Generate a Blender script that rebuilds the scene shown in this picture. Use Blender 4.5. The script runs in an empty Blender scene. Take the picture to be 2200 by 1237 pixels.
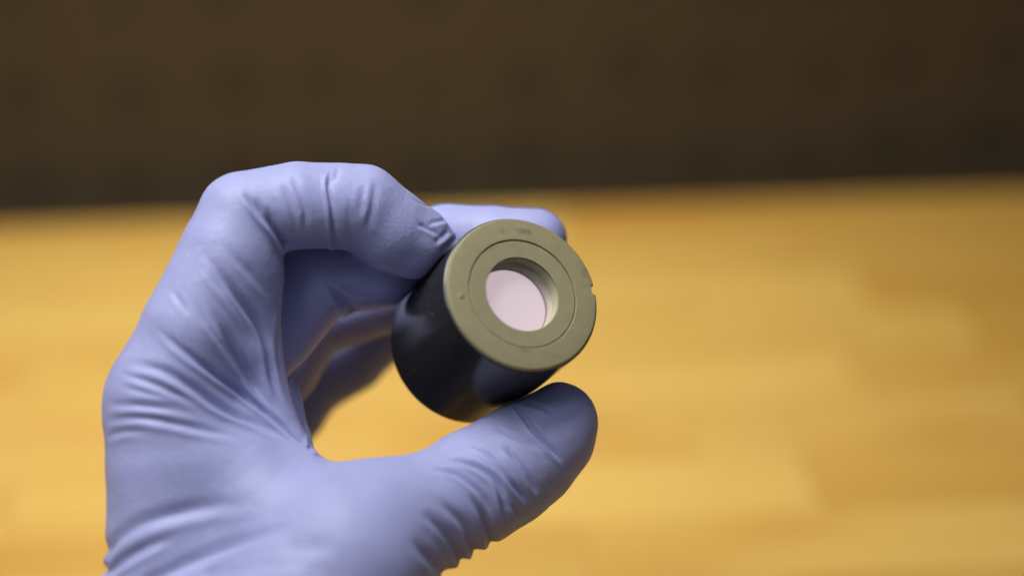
import bpy, bmesh, math, random
import numpy as np
from mathutils import Vector, Matrix
from mathutils import noise as mnoise
from mathutils.bvhtree import BVHTree

random.seed(4)
MM = 0.001
scene = bpy.context.scene
COL = scene.collection

# ------------------------------------------------------------------ camera
W, H = 2200, 1237
LENS, SENSOR = 70.0, 36.0
FPX = LENS / SENSOR * W
DIST = 390.0                       # mm from the lens to the held object
PITCH = math.radians(25.0)
CAM_H = 0.300
cam_data = bpy.data.cameras.new("camera")
cam = bpy.data.objects.new("camera", cam_data)
COL.objects.link(cam)
cam.location = (0, 0, CAM_H)
cam.rotation_euler = (math.radians(90) - PITCH, 0, 0)
cam_data.lens = LENS
cam_data.sensor_width = SENSOR
cam_data.clip_start = 0.02
cam_data.clip_end = 60
cam_data.dof.use_dof = True
cam_data.dof.focus_distance = (DIST + 8) * MM
cam_data.dof.aperture_fstop = 3.7
scene.camera = cam
CAM = Matrix.Translation(cam.location) @ cam.rotation_euler.to_matrix().to_4x4()
CAMN = np.array(CAM)

# ------------------------------------------------------------------ world and lamps
world = bpy.data.worlds.new("World")
scene.world = world
world.use_nodes = True
bg = world.node_tree.nodes["Background"]
bg.inputs[0].default_value = (0.64, 0.76, 1.0, 1)
bg.inputs[1].default_value = 0.13


def area_lamp(name, loc, target, size, size_y, power, colour, spread=180):
    d = bpy.data.lights.new(name, "AREA")
    d.shape = "RECTANGLE"
    d.size, d.size_y, d.energy, d.color = size, size_y, power, colour
    d.spread = math.radians(spread)
    o = bpy.data.objects.new(name, d)
    COL.objects.link(o)
    o.location = loc
    o.rotation_euler = (Vector(target) - Vector(loc)).to_track_quat("-Z", "Y").to_euler()
    return o


area_lamp("overhead_softbox", (-0.22, 0.44, 0.74), (-0.055, 0.56, 0.0), 0.40, 0.40, 1.55, (1.0, 0.985, 0.97), 60)
area_lamp("ceiling_light", (-0.36, -0.02, 0.88), (-0.02, 0.38, 0.12), 0.30, 0.30, 2.1, (0.93, 0.96, 1.0))
area_lamp("ceiling_panel", (0.77, 0.17, 1.04), (0.0, 0.353, 0.135), 0.5, 0.5, 0.52, (1.0, 0.86, 0.86))

scene.view_settings.view_transform = "Standard"
scene.view_settings.look = "None"
scene.view_settings.exposure = 0.0
scene.view_settings.gamma = 1.0
scene.render.engine = "CYCLES"
scene.cycles.use_denoising = True
scene.cycles.max_bounces = 8


# ------------------------------------------------------------------ helpers
def P(px, py, z):
    """photograph pixel and depth (mm towards the lens from the held object) -> camera axes, mm"""
    s = (DIST - z) / FPX
    return np.array([(px - W / 2) * s, -(py - H / 2) * s, z])


def R(r, z):
    return r * (DIST - z) / FPX


def to_world(v):
    v = np.asarray(v, dtype=float).copy()
    v[:, 2] -= DIST
    v *= MM
    return v @ CAMN[:3, :3].T + CAMN[:3, 3]


def link_mesh(name, verts, faces, mat, parent=None, smooth=True, origin=None):
    me = bpy.data.meshes.new(name)
    me.from_pydata([tuple(v) for v in verts], [], [tuple(f) for f in faces])
    bm = bmesh.new()
    bm.from_mesh(me)
    bmesh.ops.remove_doubles(bm, verts=bm.verts, dist=1e-7)
    bmesh.ops.recalc_face_normals(bm, faces=bm.faces)
    bm.to_mesh(me)
    bm.free()
    me.update()
    if smooth:
        me.polygons.foreach_set("use_smooth", [True] * len(me.polygons))
        me.set_sharp_from_angle(angle=math.radians(25))
    me.materials.append(mat)
    o = bpy.data.objects.new(name, me)
    COL.objects.link(o)
    if parent is not None:
        o.parent = parent
    if origin is not None:
        o.location = origin
    return o


def new_mat(name):
    m = bpy.data.materials.new(name)
    m.use_nodes = True
    nt = m.node_tree
    b = nt.nodes["Principled BSDF"]
    return m, nt, b


def node(nt, typ, **kw):
    n = nt.nodes.new(typ)
    for k, v in kw.items():
        setattr(n, k, v)
    return n


def coords(nt, scale):
    tc = node(nt, "ShaderNodeTexCoord")
    mp = node(nt, "ShaderNodeMapping")
    mp.inputs["Scale"].default_value = scale
    nt.links.new(tc.outputs["Object"], mp.inputs["Vector"])
    return mp.outputs["Vector"]


def noise(nt, vec, scale, detail=4, rough=0.5):
    n = node(nt, "ShaderNodeTexNoise")
    n.inputs["Scale"].default_value = scale
    n.inputs["Detail"].default_value = detail
    n.inputs["Roughness"].default_value = rough
    nt.links.new(vec, n.inputs["Vector"])
    return n.outputs["Fac"]


def ramp(nt, fac, stops):
    r = node(nt, "ShaderNodeValToRGB")
    el = r.color_ramp.elements
    while len(el) < len(stops):
        el.new(0.5)
    for e, (p, c) in zip(el, stops):
        e.position = p
        e.color = (*c, 1)
    nt.links.new(fac, r.inputs["Fac"])
    return r.outputs["Color"]


def bump(nt, b, height, strength, dist):
    n = node(nt, "ShaderNodeBump")
    n.inputs["Strength"].default_value = strength
    n.inputs["Distance"].default_value = dist
    nt.links.new(height, n.inputs["Height"])
    nt.links.new(n.outputs["Normal"], b.inputs["Normal"])


# ------------------------------------------------------------------ materials
def glove_material():
    m, nt, b = new_mat("periwinkle_nitrile")
    v = coords(nt, (1, 1, 1))
    c = ramp(nt, noise(nt, v, 60, 3), [(0.3, (0.288, 0.304, 0.520)), (0.7, (0.311, 0.326, 0.556))])
    nt.links.new(c, b.inputs["Base Color"])
    b.inputs["Roughness"].default_value = 0.52
    b.inputs["Specular IOR Level"].default_value = 0.42
    b.inputs["Subsurface Weight"].default_value = 0.45
    b.inputs["Subsurface Radius"].default_value = (0.55, 0.6, 1.0)
    b.inputs["Subsurface Scale"].default_value = 0.0014
    bump(nt, b, noise(nt, v, 1400, 2, 0.6), 0.42, 0.0003)
    return m


def plastic(name, lo, hi, rough, spec=0.5, scale=250, grain=0.06):
    m, nt, b = new_mat(name)
    v = coords(nt, (1, 1, 1))
    nt.links.new(ramp(nt, noise(nt, v, scale, 5, 0.6), [(0.32, lo), (0.68, hi)]), b.inputs["Base Color"])
    b.inputs["Roughness"].default_value = rough
    b.inputs["Specular IOR Level"].default_value = spec
    bump(nt, b, noise(nt, v, 2600, 2), grain, 0.0002)
    return m


def dusty(m):
    """a scatter of pale dust specks on the black barrel"""
    nt = m.node_tree
    b = nt.nodes["Principled BSDF"]
    src = b.inputs["Base Color"].links[0].from_socket
    v = coords(nt, (1, 1, 1))
    vo = node(nt, "ShaderNodeTexVoronoi")
    vo.inputs["Scale"].default_value = 520
    nt.links.new(v, vo.inputs["Vector"])
    near = node(nt, "ShaderNodeMapRange")
    near.inputs["From Min"].default_value = 0.05
    near.inputs["From Max"].default_value = 0.11
    near.inputs["To Min"].default_value = 1.0
    near.inputs["To Max"].default_value = 0.0
    nt.links.new(vo.outputs["Distance"], near.inputs["Value"])
    some = node(nt, "ShaderNodeMapRange")
    some.inputs["From Min"].default_value = 0.56
    some.inputs["From Max"].default_value = 0.66
    some.inputs["To Max"].default_value = 0.8
    nt.links.new(noise(nt, v, 130, 2), some.inputs["Value"])
    mu = node(nt, "ShaderNodeMath", operation="MULTIPLY")
    nt.links.new(near.outputs["Result"], mu.inputs[0])
    nt.links.new(some.outputs["Result"], mu.inputs[1])
    mx = node(nt, "ShaderNodeMix", data_type="RGBA")
    nt.links.new(mu.outputs["Value"], mx.inputs["Factor"])
    nt.links.new(src, mx.inputs["A"])
    mx.inputs["B"].default_value = (0.30, 0.28, 0.22, 1)
    nt.links.new(mx.outputs["Result"], b.inputs["Base Color"])
    return m


def coated_glass():
    m, nt, b = new_mat("pink_coated_glass")
    b.inputs["Base Color"].default_value = (0.90, 0.80, 0.83, 1)
    b.inputs["Metallic"].default_value = 0.8
    b.inputs["Roughness"].default_value = 0.11
    return m


def bamboo_material():
    m, nt, b = new_mat("bamboo_wood")
    info = node(nt, "ShaderNodeObjectInfo")

    def own(scale):                 # each strip is cut from its own cane
        ad = node(nt, "ShaderNodeVectorMath", operation="ADD")
        nt.links.new(coords(nt, scale), ad.inputs[0])
        mu = node(nt, "ShaderNodeMath", operation="MULTIPLY")
        mu.inputs[1].default_value = 37.0
        nt.links.new(info.outputs["Random"], mu.inputs[0])
        nt.links.new(mu.outputs["Value"], ad.inputs[1])
        return ad.outputs["Vector"]
    v1 = own((2.4, 11, 11))
    v2 = own((5, 90, 90))
    broad = ramp(nt, noise(nt, v1, 1.3, 1.6, 0.5), [(0.30, (0.455, 0.260, 0.057)), (0.5, (0.495, 0.312, 0.076)), (0.70, (0.53, 0.346, 0.090))])
    fine = ramp(nt, noise(nt, v2, 3.0, 5, 0.6), [(0.35, (0.93, 0.92, 0.90)), (0.65, (1, 1, 1))])
    mx = node(nt, "ShaderNodeMix", data_type="RGBA", blend_type="MULTIPLY")
    mx.inputs["Factor"].default_value = 1.0
    nt.links.new(broad, mx.inputs["A"])
    nt.links.new(fine, mx.inputs["B"])
    # darker knots and growth rings of the canes
    v3 = own((11, 26, 26))
    knots = ramp(nt, noise(nt, v3, 1.0, 1, 0.4), [(0.55, (1, 1, 1)), (0.78, (0.90, 0.82, 0.70))])
    mk = node(nt, "ShaderNodeMix", data_type="RGBA", blend_type="MULTIPLY")
    mk.inputs["Factor"].default_value = 1.0
    nt.links.new(mx.outputs["Result"], mk.inputs["A"])
    nt.links.new(knots, mk.inputs["B"])
    mt = node(nt, "ShaderNodeMix", data_type="RGBA", blend_type="MULTIPLY")
    mt.inputs["Factor"].default_value = 1.0
    nt.links.new(mk.outputs["Result"], mt.inputs["A"])
    nt.links.new(info.outputs["Color"], mt.inputs["B"])
    nt.links.new(mt.outputs["Result"], b.inputs["Base Color"])
    b.inputs["Roughness"].default_value = 0.5
    b.inputs["Specular IOR Level"].default_value = 0.2
    bump(nt, b, noise(nt, v2, 3.0, 5, 0.6), 0.1, 0.0005)
    return m


def wall_material():
    m, nt, b = new_mat("dark_brown_cloth")
    v = coords(nt, (1, 1, 1))
    base = ramp(nt, noise(nt, v, 3.0, 3), [(0.3, (0.070, 0.048, 0.023)), (0.7, (0.082, 0.056, 0.028))])
    vo = node(nt, "ShaderNodeTexVoronoi")
    vo.inputs["Scale"].default_value = 26
    vo.inputs["Randomness"].default_value = 0.25
    nt.links.new(v, vo.inputs["Vector"])
    dots = ramp(nt, vo.outputs["Distance"], [(0.22, (0.72, 0.74, 0.72)), (0.34, (1, 1, 1))])
    mx = node(nt, "ShaderNodeMix", data_type="RGBA", blend_type="MULTIPLY")
    mx.inputs["Factor"].default_value = 0.7
    nt.links.new(base, mx.inputs["A"])
    nt.links.new(dots, mx.inputs["B"])
    nt.links.new(mx.outputs["Result"], b.inputs["Base Color"])
    b.inputs["Roughness"].default_value = 0.9
    b.inputs["Specular IOR Level"].default_value = 0.15
    return m


M_GLOVE = glove_material()
M_BLACK = dusty(plastic("black_anodised", (0.018, 0.018, 0.018), (0.025, 0.025, 0.025), 0.17, 0.32, 300, 0.03))
def worn(m, marks):
    """small smudges of their own shape: (x, y, rx, ry) in mm on the face"""
    nt = m.node_tree
    b = nt.nodes["Principled BSDF"]
    src = b.inputs["Base Color"].links[0].from_socket
    tc = node(nt, "ShaderNodeTexCoord")
    wob = node(nt, "ShaderNodeTexNoise")
    wob.inputs["Scale"].default_value = 1100
    wob.inputs["Detail"].default_value = 3
    nt.links.new(tc.outputs["Object"], wob.inputs["Vector"])
    for x, y, rx, ry, dark in marks:
        mp = node(nt, "ShaderNodeMapping")
        mp.vector_type = "POINT"
        mp.inputs["Location"].default_value = (-x / rx, -y / ry, 0)
        mp.inputs["Scale"].default_value = (1000 / rx, 1000 / ry, 300)
        nt.links.new(tc.outputs["Object"], mp.inputs["Vector"])
        ln = node(nt, "ShaderNodeVectorMath", operation="LENGTH")
        nt.links.new(mp.outputs["Vector"], ln.inputs[0])
        ad = node(nt, "ShaderNodeMath", operation="MULTIPLY_ADD")
        nt.links.new(wob.outputs["Fac"], ad.inputs[0])
        ad.inputs[1].default_value = 1.6
        nt.links.new(ln.outputs["Value"], ad.inputs[2])
        mr = node(nt, "ShaderNodeMapRange")
        mr.inputs["From Min"].default_value = 0.9
        mr.inputs["From Max"].default_value = 1.9
        mr.inputs["To Min"].default_value = dark
        mr.inputs["To Max"].default_value = 0.0
        nt.links.new(ad.outputs["Value"], mr.inputs["Value"])
        mx = node(nt, "ShaderNodeMix", data_type="RGBA")
        nt.links.new(mr.outputs["Result"], mx.inputs["Factor"])
        nt.links.new(src, mx.inputs["A"])
        mx.inputs["B"].default_value = (0.07, 0.06, 0.035, 1)
        src = mx.outputs["Result"]
    nt.links.new(src, b.inputs["Base Color"])
    return m


M_FACE_SHEEN = plastic("painted_sheen_face", (0.222, 0.197, 0.106), (0.254, 0.225, 0.124), 0.6, 0.4, 320)  # black plastic face: its olive sheen is painted into the base colour
worn(M_FACE_SHEEN, [(0.4, 13.4, 2.2, 0.8, 0.55), (-4.6, 12.6, 1.0, 0.9, 0.3), (0.4, -11.9, 1.6, 0.7, 0.4), (13.2, 6.6, 0.9, 1.6, 0.35), (-9.5, 7.5, 1.4, 0.8, 0.15), (6.5, -12.2, 2.4, 0.6, 0.2)])
M_BORE = plastic("painted_sheen_bore", (0.37, 0.35, 0.23), (0.40, 0.38, 0.25), 0.6, 0.3, 200)  # light reflected onto the bore wall is put into this paler base colour
M_DARK = plastic("dark_smudge", (0.10, 0.088, 0.045), (0.13, 0.115, 0.06), 0.7, 0.3, 900)
M_GLASS = coated_glass()
M_BAMBOO = bamboo_material()
M_WALL = wall_material()

# ------------------------------------------------------------------ table and wall
TURN = math.radians(5.2)
EDGE_Y = 0.716                     # where the table's far edge crosses the line of sight


def box(x0, x1, y0, y1, z0, z1):
    v = [(x, y, z) for z in (z0, z1) for y in (y0, y1) for x in (x0, x1)]
    f = [(0, 2, 3, 1), (4, 5, 7, 6), (0, 1, 5, 4), (2, 6, 7, 3), (0, 4, 6, 2), (1, 3, 7, 5)]
    return v, f


table = bpy.data.objects.new("table_top", None)
COL.objects.link(table)
table.empty_display_size = 0.1
table.location = (0, EDGE_Y, 0)
table.rotation_euler.z = TURN
table["label"] = "honey coloured bamboo table top of long glued strips below the gloved hand"
table["category"] = "table"

# glued strips, 33 mm deep, counted from the far edge: (x where the next one starts, tint)
GOLD, MID, DARK, DEEP = (1.0, 1.0, 1.0), (0.97, 0.95, 0.915), (0.895, 0.82, 0.69), (0.84, 0.74, 0.575)
ROWS = [[(-0.75, MID), (0.02, DARK), (0.30, DEEP)],
        [(-0.75, MID), (-0.11, GOLD), (0.102, DARK), (0.40, MID)],
        [(-0.75, GOLD), (0.064, MID), (0.125, DEEP)],
        [(-0.75, GOLD), (-0.16, MID), (-0.03, GOLD), (0.118, MID), (0.157, DEEP)],
        [(-0.75, MID), (-0.20, GOLD), (0.112, DARK), (0.36, GOLD)],
        [(-0.75, GOLD), (0.055, MID), (0.09, GOLD), (0.165, DEEP)],
        [(-0.75, MID), (-0.145, GOLD), (0.088, DARK), (0.27, GOLD)],
        [(-0.75, GOLD), (-0.11, MID), (0.02, GOLD), (0.15, MID)],
        [(-0.75, MID), (0.075, MID), (0.14, DARK)]]
rng = random.Random(11)
while len(ROWS) < 24:
    r, x = [], -0.75
    while x < 0.7:
        r.append((x, rng.choice((GOLD, GOLD, MID, MID, DARK))))
        x += rng.uniform(0.25, 0.6)
    ROWS.append(r)
for k, row in enumerate(ROWS):
    skew = 0.09 * 0.033 * (k + 0.5) if k < 9 else 0.0
    row = [(x if n == 0 else x - skew, t) for n, (x, t) in enumerate(row)]
    for n, (x0, tint) in enumerate(row):
        x1 = row[n + 1][0] if n + 1 < len(row) else 0.75
        hx, hy, top = (x1 - x0) / 2 - 0.0001, 0.0164, rng.uniform(-0.00006, 0.00006)
        pv, pf = box(-hx, hx, -hy, hy, -0.030, top)
        pl = link_mesh("plank", pv, pf, M_BAMBOO, table, smooth=False)
        pl.location = ((x0 + x1) / 2, -0.033 * (k + 0.5), 0)
        j = rng.uniform(0.95, 1.0)
        pl.color = (tint[0] * j, tint[1] * j * rng.uniform(0.98, 1.0), tint[2] * j * rng.uniform(0.94, 1.0), 1)

wv, wf = box(-1.6, 1.6, 0.0, 0.05, -0.75, 1.3)
wall = link_mesh("wall", wv, wf, M_WALL, smooth=False)
wall.location = (0, EDGE_Y + 0.035, 0)
wall.rotation_euler.z = TURN
wall["kind"] = "structure"

# ------------------------------------------------------------------ lens barrel
AX = np.array([0.377, 0.362, 0.852])
AX /= np.linalg.norm(AX)                            # the way its face looks, camera axes
FACE_C = P(1124, 630, 0.0)
LEN, RAD = 33.0, 16.2


def lathe(profile, seg=160, notch=None):
    """profile: closed ring of (radius, z) in mm; notch(angle, r, z) -> radius"""
    vs, fs = [], []
    n = len(profile)
    for i in range(seg):
        a = 2 * math.pi * i / seg
        for r, z in profile:
            rr = notch(a, r, z) if notch else r
            vs.append((rr * math.cos(a) * MM, rr * math.sin(a) * MM, z * MM))
    for i in range(seg):
        j = (i + 1) % seg
        for k in range(n):
            l = (k + 1) % n
            fs.append((i * n + k, j * n + k, j * n + l, i * n + l))
    return vs, fs


zax = Vector((CAMN[:3, :3] @ AX).tolist())
right_cam = Vector((CAMN[:3, :3] @ np.array([1.0, 0, 0])).tolist())
xax = (right_cam - zax * right_cam.dot(zax)).normalized()
yax = zax.cross(xax)
lens = bpy.data.objects.new("lens_barrel", None)
COL.objects.link(lens)
lens.empty_display_size = 0.01
face_w = Vector(to_world([FACE_C])[0].tolist())
lens.matrix_world = Matrix.Translation(face_w) @ Matrix((xax, yax, zax)).transposed().to_4x4()
lens["label"] = "short black lens barrel with olive sheen painted on its face and pink coated glass held in gloved fingertips"
lens["category"] = "lens"

NOTCH_A = math.radians(12)
NOTCH_W = math.radians(3.7)


def notch(a, r, z):
    d = abs((a - NOTCH_A + math.pi) % (2 * math.pi) - math.pi)
    if d < NOTCH_W and z > -3.0:
        return min(r, RAD - 1.15)
    return r


SEG = 360
link_mesh("barrel", *lathe([(15.9, -0.75), (RAD, -0.95), (RAD, -3.0), (RAD, -3.02), (RAD, -LEN + 0.5), (RAD - 0.5, -LEN), (13.2, -LEN), (13.2, -0.75)], SEG, notch), M_BLACK, lens)
fr = link_mesh("front_ring", *lathe([(11.36, -0.74), (11.36, -0.10), (11.48, 0.0), (15.2, 0.0), (15.55, -0.06), (15.85, -0.30), (15.98, -0.60), (15.98, -0.74)], SEG, notch), M_FACE_SHEEN, lens)
link_mesh("retaining_ring", *lathe([(7.70, -0.50), (7.70, -0.36), (7.78, -0.28), (11.02, -0.22), (11.20, -0.32), (11.26, -0.42), (11.40, -0.44), (11.40, -0.50)], SEG), M_FACE_SHEEN, lens)
link_mesh("bore", *lathe([(7.80, -5.2), (7.80, -1.05), (10.5, -1.05), (10.5, -5.2)], SEG), M_BORE, lens)
gp = [(0.0, -3.75)] + [(r, -3.75) for r in np.linspace(1.6, 7.78, 6)] + [(7.78, -5.1), (0.0, -5.1)]
glass = link_mesh("lens_glass", *lathe(gp, 128), M_GLASS, lens, smooth=False)
link_mesh("rear_plate", *lathe([(0.02, -LEN + 0.8), (13.15, -LEN + 0.8), (13.15, -LEN + 2.4), (0.02, -LEN + 2.4)], 96), M_BLACK, lens)


def pip(name, mat, px, py, rx, ry, h, ang=0.0):
    """a low dome on the face, placed by its offset from the centre (mm)"""
    vs, fs = [], []
    ca, sa = math.cos(ang), math.sin(ang)
    n, rings = 24, 5
    for k in range(rings):
        t = k / rings
        for i in range(n):
            a = 2 * math.pi * i / n
            x, y = rx * (1 - t) * math.cos(a), ry * (1 - t) * math.sin(a)
            vs.append(((px + x * ca - y * sa) * MM, (py + x * sa + y * ca) * MM, (-0.01 + h * math.sin(t * math.pi / 2)) * MM))
    vs.append((px * MM, py * MM, h * MM))
    for k in range(rings - 1):
        for i in range(n):
            j = (i + 1) % n
            fs.append((k * n + i, k * n + j, (k + 1) * n + j, (k + 1) * n + i))
    for i in range(n):
        fs.append(((rings - 1) * n + i, (rings - 1) * n + (i + 1) % n, rings * n))
    return link_mesh(name, vs, fs, mat, lens)


pip("nub", M_FACE_SHEEN, -13.0, -2.6, 0.75, 0.75, 0.22)

# ------------------------------------------------------------------ gloved hand: a distance field, then its surface
VOX = 0.7
lo = np.array([-86.0, -96.0, -80.0])
hi = np.array([24.0, 30.0, 48.0])
dims = np.ceil((hi - lo) / VOX).astype(int)
gx, gy, gz = [(lo[i] + VOX * np.arange(dims[i])).astype(np.float32) for i in range(3)]
FAR = np.float32(30.0)


def round_cone(p1, r1, p2, r2, pad=14.0):
    """signed distance of a tapered capsule on the part of the grid near it"""
    a, b = np.minimum(p1 - r1, p2 - r2) - pad, np.maximum(p1 + r1, p2 + r2) + pad
    i0 = np.clip(np.floor((a - lo) / VOX).astype(int), 0, dims)
    i1 = np.clip(np.ceil((b - lo) / VOX).astype(int), 0, dims)
    sl = tuple(slice(i0[k], i1[k]) for k in range(3))
    X = gx[sl[0]][:, None, None] - np.float32(p1[0])
    Y = gy[sl[1]][None, :, None] - np.float32(p1[1])
    Z = gz[sl[2]][None, None, :] - np.float32(p1[2])
    ba = (p2 - p1).astype(np.float32)
    l2 = float(ba @ ba)
    rr = r1 - r2
    a2 = l2 - rr * rr
    if a2 <= 1e-6:
        p, r = (p1, r1) if r1 > r2 else (p2, r2)
        d = np.sqrt((X + p1[0] - p[0]) ** 2 + (Y + p1[1] - p[1]) ** 2 + (Z + p1[2] - p[2]) ** 2) - r
        return sl, d.astype(np.float32)
    il2 = 1.0 / l2
    y = X * ba[0] + Y * ba[1] + Z * ba[2]
    z = y - l2
    q2 = X * X + Y * Y + Z * Z
    x2 = np.maximum(q2 * l2 * l2 - y * y * l2, 0)          # |pa*l2 - ba*y|^2
    y2 = y * y * l2
    z2 = z * z * l2
    k = math.copysign(1, rr) * rr * rr * x2
    d = (np.sqrt(x2 * a2 * il2) + y * rr) * il2 - r1
    c1 = (np.sign(z) * a2 * z2) > k
    c2 = (np.sign(y) * a2 * y2) < k
    d = np.where(c1, np.sqrt(x2 + z2) * il2 - r2, np.where(c2, np.sqrt(x2 + y2) * il2 - r1, d))
    return sl, d.astype(np.float32)


def smin(a, b, k):
    if k <= 0:
        return np.minimum(a, b)
    h = np.clip(0.5 + 0.5 * (b - a) / k, 0, 1)
    return b + (a - b) * h - k * h * (1 - h)


def chain(stations, k=0.0, field=None):
    """stations: (px, py, radius in pixels, depth mm)"""
    f = np.full(dims, FAR, np.float32) if field is None else field
    pts = [(P(x, y, z), R(r, z)) for x, y, r, z in stations]
    for (p1, r1), (p2, r2) in zip(pts[:-1], pts[1:]):
        sl, d = round_cone(p1, r1, p2, r2)
        f[sl] = smin(f[sl], d, k)
    return f


INDEX = [(354, 862, 117, 0), (421, 712, 118, 0), (494, 548, 108, -2), (521, 464, 95, -3), (640, 441, 93, -5), (735, 443, 92, -7),
         (776, 446, 92, -8), (836, 492, 90, -10), (893, 521, 78, -12), (945, 537, 48, -13)]
index_prox = chain(INDEX[:4], 0.8)
index_mid = chain(INDEX[3:7], 0.5)
index_dist = chain(INDEX[6:], 0.5)
index = smin(index_prox, smin(index_mid, index_dist, 0.8), 0.6)

MIDDLE = [(430, 850, 105, -19), (590, 700, 96, -19), (680, 584, 100, -20), (810, 566, 96, -22), (880, 548, 86, -25), (960, 514, 75, -28),
          (1060, 515, 72, -27), (1120, 519, 70, -26), (1152, 515, 67, -26)]
middle = chain(MIDDLE, 0.8)
RING = [(475, 900, 100, -40), (600, 790, 84, -42), (664, 690, 80, -44), (762, 662, 74, -46), (850, 640, 70, -46), (930, 600, 66, -45), (1010, 605, 58, -43)]
ring = chain(RING, 0.8)
PINKY = [(545, 965, 88, -56), (630, 880, 72, -59), (668, 828, 70, -61), (763, 776, 64, -62), (830, 715, 60, -61), (900, 660, 56, -59), (950, 650, 50, -57)]
pinky = chain(PINKY, 0.8)

palm = chain([(354, 862, 118, 0), (360, 1000, 131, 1), (366, 1150, 135, 2), (368, 1265, 145, 3), (410, 1560, 180, 2)], 1.0)
for st in ([(430, 850, 105, -21), (470, 1100, 130, -16), (500, 1560, 180, -14)],
           [(475, 900, 100, -40), (500, 1120, 120, -32), (520, 1560, 175, -26)],
           [(545, 965, 88, -56), (560, 1150, 110, -46), (560, 1560, 165, -34)]):
    palm = smin(palm, chain(st, 1.0), 7.0)
palm = smin(palm, chain([(600, 1055, 92, -48), (700, 1210, 130, -42), (720, 1560, 160, -32)], 1.0), 7.0)
THENAR = [(820, 1132, 136, 5), (755, 1205, 186, 8), (650, 1350, 240, 8), (540, 1560, 230, 2)]
thenar = chain(THENAR, 2.0)
thenar = smin(thenar, chain([(470, 955, 105, 0), (580, 1110, 135, 3), (700, 1160, 150, 5)], 2.0), 6.0)
web = chain([(538, 625, 62, -3), (536, 760, 70, -3), (562, 860, 62, -3), (612, 950, 46, -1), (640, 1020, 55, 1)], 1.0)
web2 = chain([(605, 850, 42, -13), (638, 940, 30, -11), (650, 1010, 40, -6)], 1.0)
THUMB = [(820, 1132, 136, 4), (930, 1094, 124, 0), (1020, 1046, 124, -5), (1080, 1012, 120, -8), (1128, 978, 115, -11), (1172, 938, 103, -12), (1197, 908, 89, -12)]
thumb = chain(THUMB, 1.2)

hand = smin(palm, thenar, 9.0)
hand = smin(hand, thumb, 5.0)
hand = smin(hand, web, 4.5)
hand = smin(hand, web2, 1.2)
for f in (pinky, ring, middle):
    hand = smin(hand, f, 2.2)
# the index finger: joined broadly at the knuckle, sharply where it folds over itself
hand = smin(hand, index_prox, 6.0)
hand = smin(hand, smin(index_mid, index_dist, 0.8), 0.6)

# flatten the finger pads against the barrel
X = gx[:, None, None] - np.float32(FACE_C[0])
Y = gy[None, :, None] - np.float32(FACE_C[1])
Z = gz[None, None, :] - np.float32(FACE_C[2])
t = X * AX[0] + Y * AX[1] + Z * AX[2]
rad = np.sqrt(np.maximum(X * X + Y * Y + Z * Z - t * t, 0)) - (RAD + 0.05)
cyl = np.maximum(rad, np.maximum(t - 0.3, -t - LEN - 0.3)).astype(np.float32)
hand = -smin(-hand, cyl, 1.6)
hand = np.maximum(hand, (lo[1] + 3.0) - np.broadcast_to(gy[None, :, None], hand.shape)).astype(np.float32)


def surface_nets(f, iso=0.0):
    s = f < iso
    nx, ny, nz = f.shape
    cnt = np.zeros((nx - 1, ny - 1, nz - 1), np.float32)
    acc = np.zeros((nx - 1, ny - 1, nz - 1, 3), np.float32)
    corner = [(i, j, k) for i in (0, 1) for j in (0, 1) for k in (0, 1)]

    def c(arr, o):
        return arr[o[0]:nx - 1 + o[0], o[1]:ny - 1 + o[1], o[2]:nz - 1 + o[2]]
    total = sum(c(s, o).astype(np.int8) for o in corner)
    active = (total > 0) & (total < 8)
    ai = np.argwhere(active)
    pos = np.zeros((len(ai), 3), np.float64)
    num = np.zeros(len(ai))
    for a in corner:
        for ax in range(3):
            if a[ax] == 0:
                b = list(a)
                b[ax] = 1
                fa = f[ai[:, 0] + a[0], ai[:, 1] + a[1], ai[:, 2] + a[2]]
                fb = f[ai[:, 0] + b[0], ai[:, 1] + b[1], ai[:, 2] + b[2]]
                m = (fa < iso) != (fb < iso)
                t_ = np.where(m, (iso - fa) / np.where(m, fb - fa, 1), 0)
                p = np.tile(np.array(a, float), (len(ai), 1))
                p[:, ax] = t_
                pos += p * m[:, None]
                num += m
    pos = ai + pos / num[:, None]
    ids = -np.ones(active.shape, np.int64)
    ids[tuple(ai.T)] = np.arange(len(ai))
    quads = []
    for ax in range(3):
        u, v = (ax + 1) % 3, (ax + 2) % 3
        a = [slice(1, -1)] * 3
        b = [slice(1, -1)] * 3
        a[ax] = slice(0, -1)
        b[ax] = slice(1, None)
        sa, sb = s[tuple(a)], s[tuple(b)]
        e = np.argwhere(sa != sb)
        inside_first = sa[tuple(e.T)]
        e = e + 1
        e[:, ax] -= 1

        def idx(du, dv):
            q = e.copy()
            q[:, u] -= du
            q[:, v] -= dv
            return ids[tuple(q.T)]
        q = np.stack([idx(0, 0), idx(1, 0), idx(1, 1), idx(0, 1)], 1)
        q[~inside_first] = q[~inside_first][:, ::-1]
        quads.append(q)
    return pos, np.concatenate(quads)


verts, quads = surface_nets(hand)
verts = lo + verts * VOX


def np_mesh(name, v, q):
    me = bpy.data.meshes.new(name)
    n = len(q)
    me.vertices.add(len(v))
    me.vertices.foreach_set("co", np.asarray(v, np.float32).ravel())
    me.loops.add(4 * n)
    me.loops.foreach_set("vertex_index", q.astype(np.int32).ravel())
    me.polygons.add(n)
    me.polygons.foreach_set("loop_start", np.arange(0, 4 * n, 4, dtype=np.int32))
    me.update(calc_edges=True)
    me.validate()
    return me


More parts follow.
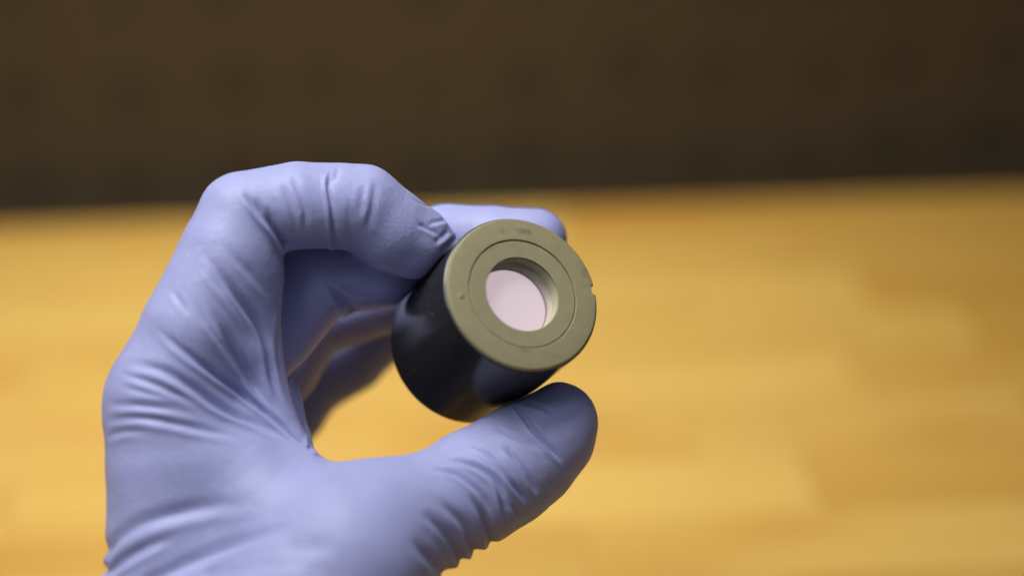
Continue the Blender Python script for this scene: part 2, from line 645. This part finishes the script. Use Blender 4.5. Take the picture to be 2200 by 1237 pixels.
def relax(v, q, times, amount=0.5):
    e = np.unique(np.sort(np.concatenate([q[:, [0, 1]], q[:, [1, 2]], q[:, [2, 3]], q[:, [3, 0]]]), axis=1), axis=0)
    deg = np.bincount(e.ravel(), minlength=len(v)).astype(float)
    for _ in range(times):
        s = np.stack([np.bincount(e[:, 0], v[e[:, 1], k], len(v)) + np.bincount(e[:, 1], v[e[:, 0], k], len(v)) for k in range(3)], 1)
        v = v + amount * (s / deg[:, None] - v)
    return v


def subdivide(v, q):
    e = np.sort(np.concatenate([q[:, [0, 1]], q[:, [1, 2]], q[:, [2, 3]], q[:, [3, 0]]]), axis=1)
    ue, inv = np.unique(e, axis=0, return_inverse=True)
    inv = inv.reshape(4, -1)
    n0, n1 = len(v), len(ue)
    em = v[ue].mean(1)
    fm = v[q].mean(1)
    fi = n0 + n1 + np.arange(len(q))
    ei = n0 + inv
    out = [np.stack([q[:, k], ei[k], fi, ei[(k + 3) % 4]], 1) for k in range(4)]
    return np.concatenate([v, em, fm]), np.concatenate(out)


verts = relax(verts, quads, 2)
base_bvh = BVHTree.FromPolygons([tuple(v) for v in verts], [tuple(int(i) for i in f) for f in quads])
verts, quads = subdivide(verts, quads)
verts = relax(verts, quads, 2)

EYE = Vector((0, 0, DIST))


def lay(points, wrap=(), step=4.0):
    """lay a line of photograph points down on the glove's surface"""
    out = []
    pts = np.array(points, float)
    # smooth interpolation (Catmull-Rom)
    pp = np.vstack([2 * pts[0] - pts[1], pts, 2 * pts[-1] - pts[-2]])
    for i in range(1, len(pp) - 2):
        p0, p1, p2, p3 = pp[i - 1:i + 3]
        n = max(2, int(np.linalg.norm(p2 - p1) / step))
        for k in range(n):
            t = k / n
            c = 0.5 * (2 * p1 + (p2 - p0) * t + (2 * p0 - 5 * p1 + 4 * p2 - p3) * t * t + (3 * p1 - p0 - 3 * p2 + p3) * t ** 3)
            out.append(c)
    out.append(pts[-1])
    hits = []
    for c in out:
        d = (Vector(P(c[0], c[1], 0.0).tolist()) - EYE).normalized()
        h = base_bvh.ray_cast(EYE, d)
        if h[0] is not None:
            hits.append(np.array(h[0]))
    if len(hits) < 4:
        return np.array(hits)
    for end in wrap:               # carry the fold on round the edge that the lens sees
        if end == 1:
            hits = hits[::-1]
        d = hits[0] - hits[2]
        d = d / np.linalg.norm(d)
        for _ in range(9):
            q = hits[0] + 0.8 * d + np.array([0, 0, -0.35])
            nq = base_bvh.find_nearest(Vector(q.tolist()))[0]
            nq = np.array(nq)
            d = nq - hits[0]
            d = d / max(np.linalg.norm(d), 1e-6)
            hits.insert(0, nq)
        if end == 1:
            hits = hits[::-1]
    return np.array(hits)


# every fold: points in the photograph, half width (px), depth (mm), taper at start and end
FOLDS = [
    # index finger, inside of the middle joint
    ([(520, 407), (555, 457), (584, 492), (613, 532)], 6, 0.9, 1, 0),
    ([(546, 419), (566, 460), (587, 489), (606, 515)], 6, 0.5, 1, 0),
    ([(569, 440), (581, 471), (594, 500), (612, 528)], 7, 0.6, 1, 0),
    ([(604, 390), (622, 428), (633, 471), (642, 505)], 8, 0.30, 1, 1),
    ([(624, 372), (642, 413), (656, 460), (651, 506)], 7, 0.32, 1, 1),
    # index finger, last joint
    ([(713, 361), (706, 398), (711, 436), (715, 483), (719, 534)], 5, 0.75, 1, 0),
    ([(725, 358), (722, 375), (712, 398)], 5, 0.3, 1, 1),
    ([(808, 385), (799, 451), (785, 500)], 8, 0.28, 1, 1),
    ([(781, 395), (773, 460)], 8, 0.16, 1, 1),
    ([(747, 420), (752, 500), (760, 540)], 8, 0.15, 1, 1),
    ([(892, 479), (918, 492), (950, 508)], 5, 0.35, 1, 1),
    ([(915, 486), (938, 477), (962, 474)], 5, 0.35, 1, 1),
    ([(930, 523), (950, 510), (966, 495)], 6, 0.40, 1, 1),
    ([(945, 545), (965, 528), (982, 512)], 6, 0.55, 1, 0),
    ([(869, 419), (904, 438), (933, 449)], 5, 0.22, 1, 1),
    # first segment of the index finger down to the web
    ([(430, 532), (475, 593), (519, 650), (556, 702), (576, 759), (588, 823), (610, 890)], 9, 1.35, 1, 1),
    ([(426, 561), (475, 621), (519, 682), (545, 730)], 7, 0.55, 1, 1),
    ([(443, 650), (483, 714), (515, 775), (556, 840), (604, 896)], 10, 1.25, 1, 1),
    ([(394, 625), (435, 682), (475, 739), (523, 807), (564, 856), (620, 915)], 6, 0.55, 1, 1),
    ([(362, 617), (390, 654), (420, 690)], 6, 0.25, 1, 1),
    ([(467, 512), (507, 557), (556, 609), (590, 650)], 9, 0.25, 1, 1),
    ([(325, 694), (374, 739), (443, 791), (515, 844), (584, 896), (668, 968)], 7, 1.1, 1, 0),
    ([(261, 779), (342, 795), (410, 832), (475, 876), (544, 908), (604, 937), (650, 960)], 9, 1.1, 1, 1),
    ([(253, 799), (321, 823), (402, 856), (450, 880)], 7, 0.42, 1, 1),
    ([(253, 830), (313, 844), (382, 856)], 7, 0.22, 1, 1),
    ([(224, 870), (301, 872), (370, 880), (440, 897)], 8, 0.40, 1, 1),
    ([(224, 905), (301, 898), (382, 912), (459, 929), (540, 942)], 8, 0.52, 1, 1),
    ([(226, 940), (273, 926), (330, 930)], 8, 0.25, 1, 1),
    ([(610, 640), (596, 720), (604, 800), (630, 890)], 9, 0.25, 1, 1),
    # heel of the hand
    ([(235, 1175), (257, 1153), (306, 1125), (377, 1104), (465, 1086), (575, 1076)], 15, 0.6, 2, 1),
    ([(320, 1250), (348, 1237), (419, 1206), (500, 1171), (589, 1143), (650, 1130)], 14, 0.7, 0, 1),
    ([(239, 1224), (288, 1190), (341, 1165), (400, 1150)], 11, 0.6, 2, 1),
    ([(226, 1215), (240, 1185), (262, 1158)], 10, 0.6, 2, 1),
    ([(589, 1189), (660, 1178), (735, 1176)], 16, 0.20, 1, 1),
    ([(450, 1237), (560, 1215), (680, 1205)], 14, 0.35, 0, 1),
    # thumb
    ([(1104, 866), (1142, 917), (1179, 961), (1212, 998)], 6, 0.75, 1, 1),
    ([(1120, 862), (1167, 876), (1197, 893)], 6, 0.30, 1, 1),
    ([(1060, 915), (1123, 946), (1168, 968)], 8, 0.25, 1, 1),
    ([(1079, 954), (1108, 987), (1134, 1024), (1158, 1068)], 7, 0.65, 1, 1),
    ([(1005, 950), (1046, 972), (1071, 1002), (1094, 1031), (1123, 1064), (1140, 1095)], 6, 0.70, 1, 1),
    ([(957, 987), (1001, 994), (1046, 1016), (1071, 1046), (1082, 1087), (1090, 1132)], 7, 0.80, 1, 1),
    ([(920, 1005), (972, 1016), (1009, 1039), (1040, 1072), (1062, 1120)], 7, 0.60, 1, 1),
    ([(1000, 1056), (1031, 1094), (1046, 1131), (1052, 1160)], 9, 0.65, 1, 2),
    ([(927, 1064), (964, 1094), (1001, 1135), (1014, 1176)], 9, 0.65, 1, 2),
    ([(898, 1094), (942, 1131), (979, 1180), (985, 1195)], 9, 0.65, 1, 2),
    ([(880, 1150), (905, 1180), (935, 1215), (946, 1232)], 12, 0.70, 1, 2),
    ([(1097, 1080), (1119, 1112)], 6, 0.40, 1, 1),
    ([(1100, 1040), (1128, 1085)], 5, 0.30, 1, 1),
    # web fold between finger and thumb
    ([(626, 800), (640, 850), (655, 910), (668, 962)], 6, 0.5, 1, 0),
    # fingers inside the hand
    ([(700, 600), (730, 640), (758, 672)], 10, 0.9, 1, 0),
    ([(715, 590), (760, 630), (800, 640)], 9, 0.5, 1, 1),
]

me_tmp = np_mesh("tmp", verts, quads)
nrm = np.empty(len(verts) * 3, np.float32)
me_tmp.vertices.foreach_get("normal", nrm)
nrm = nrm.reshape(-1, 3)
bpy.data.meshes.remove(me_tmp)
disp = np.zeros(len(verts))


def sstep(a):
    a = np.clip(a, 0, 1)
    return a * a * (3 - 2 * a)


for pts, w, dep, t0, t1 in FOLDS:
    line = lay(pts, [k for k, t_ in ((0, t0), (1, t1)) if t_ == 2])
    if len(line) < 3:
        continue
    seg = np.linalg.norm(np.diff(line, axis=0), axis=1)
    cut = np.where(seg > 4.0)[0]
    cum = np.concatenate([[0], np.cumsum(np.minimum(seg, 4.0))])
    u = cum / cum[-1]
    env = np.ones_like(u)
    on_thumb = min(p[0] for p in pts) > 870 and min(p[1] for p in pts) > 800
    on_finger = max(p[1] for p in pts) < 560
    tp = 0.28 if on_thumb or on_finger else 0.42
    dep *= 1.4 if on_thumb else 1.15
    if t0 == 1:
        env *= sstep(u / tp)
    if t1 == 1:
        env *= sstep((1 - u) / tp)
    wm = w / FPX * DIST
    b0, b1 = line.min(0) - 4 * wm, line.max(0) + 4 * wm
    ids = np.where(((verts > b0) & (verts < b1)).all(1))[0]
    if not len(ids):
        continue
    best = np.full(len(ids), 1e9)
    amp = np.zeros(len(ids))
    side = np.zeros(len(ids))
    tang = np.gradient(line, axis=0)
    tang /= np.maximum(np.linalg.norm(tang, axis=1), 1e-6)[:, None]
    V, N = verts[ids], nrm[ids]
    for c, e, tg in zip(line, env, tang):
        dv = V - c
        d = (dv ** 2).sum(1)
        m = d < best
        best[m] = d[m]
        amp[m] = e
        side[m] = (dv[m] * np.cross(N[m], tg)).sum(1)
    x = np.sqrt(best) / wm
    # steep on one flank, rolling off on the other, as a thin skin folds
    s = np.tanh(side / (0.5 * wm))
    xs = x / (1.05 + 0.35 * s)
    prof = -np.exp(-np.abs(xs) ** 1.7) + (0.30 - 0.15 * s) * np.exp(-((x - 1.75) / 0.85) ** 2)
    disp[ids] += dep * amp * prof
for i in range(len(verts)):
    v = Vector(verts[i])
    disp[i] += 0.16 * mnoise.noise(v * 0.13) + 0.05 * mnoise.noise(v * 0.42)
disp = np.clip(disp, -1.5, 0.8)
verts = verts + nrm * disp[:, None]
verts = relax(verts, quads, 1, 0.4)

wv = to_world(verts)
origin = wv.mean(0)
me = np_mesh("gloved_hand", wv - origin, quads)
me.polygons.foreach_set("use_smooth", np.ones(len(quads), bool))
me.materials.append(M_GLOVE)
glove = bpy.data.objects.new("gloved_hand", me)
glove.location = origin.tolist()
COL.objects.link(glove)
glove["label"] = "hand in a wrinkled periwinkle blue nitrile glove pinching the black lens barrel"
glove["category"] = "hand"
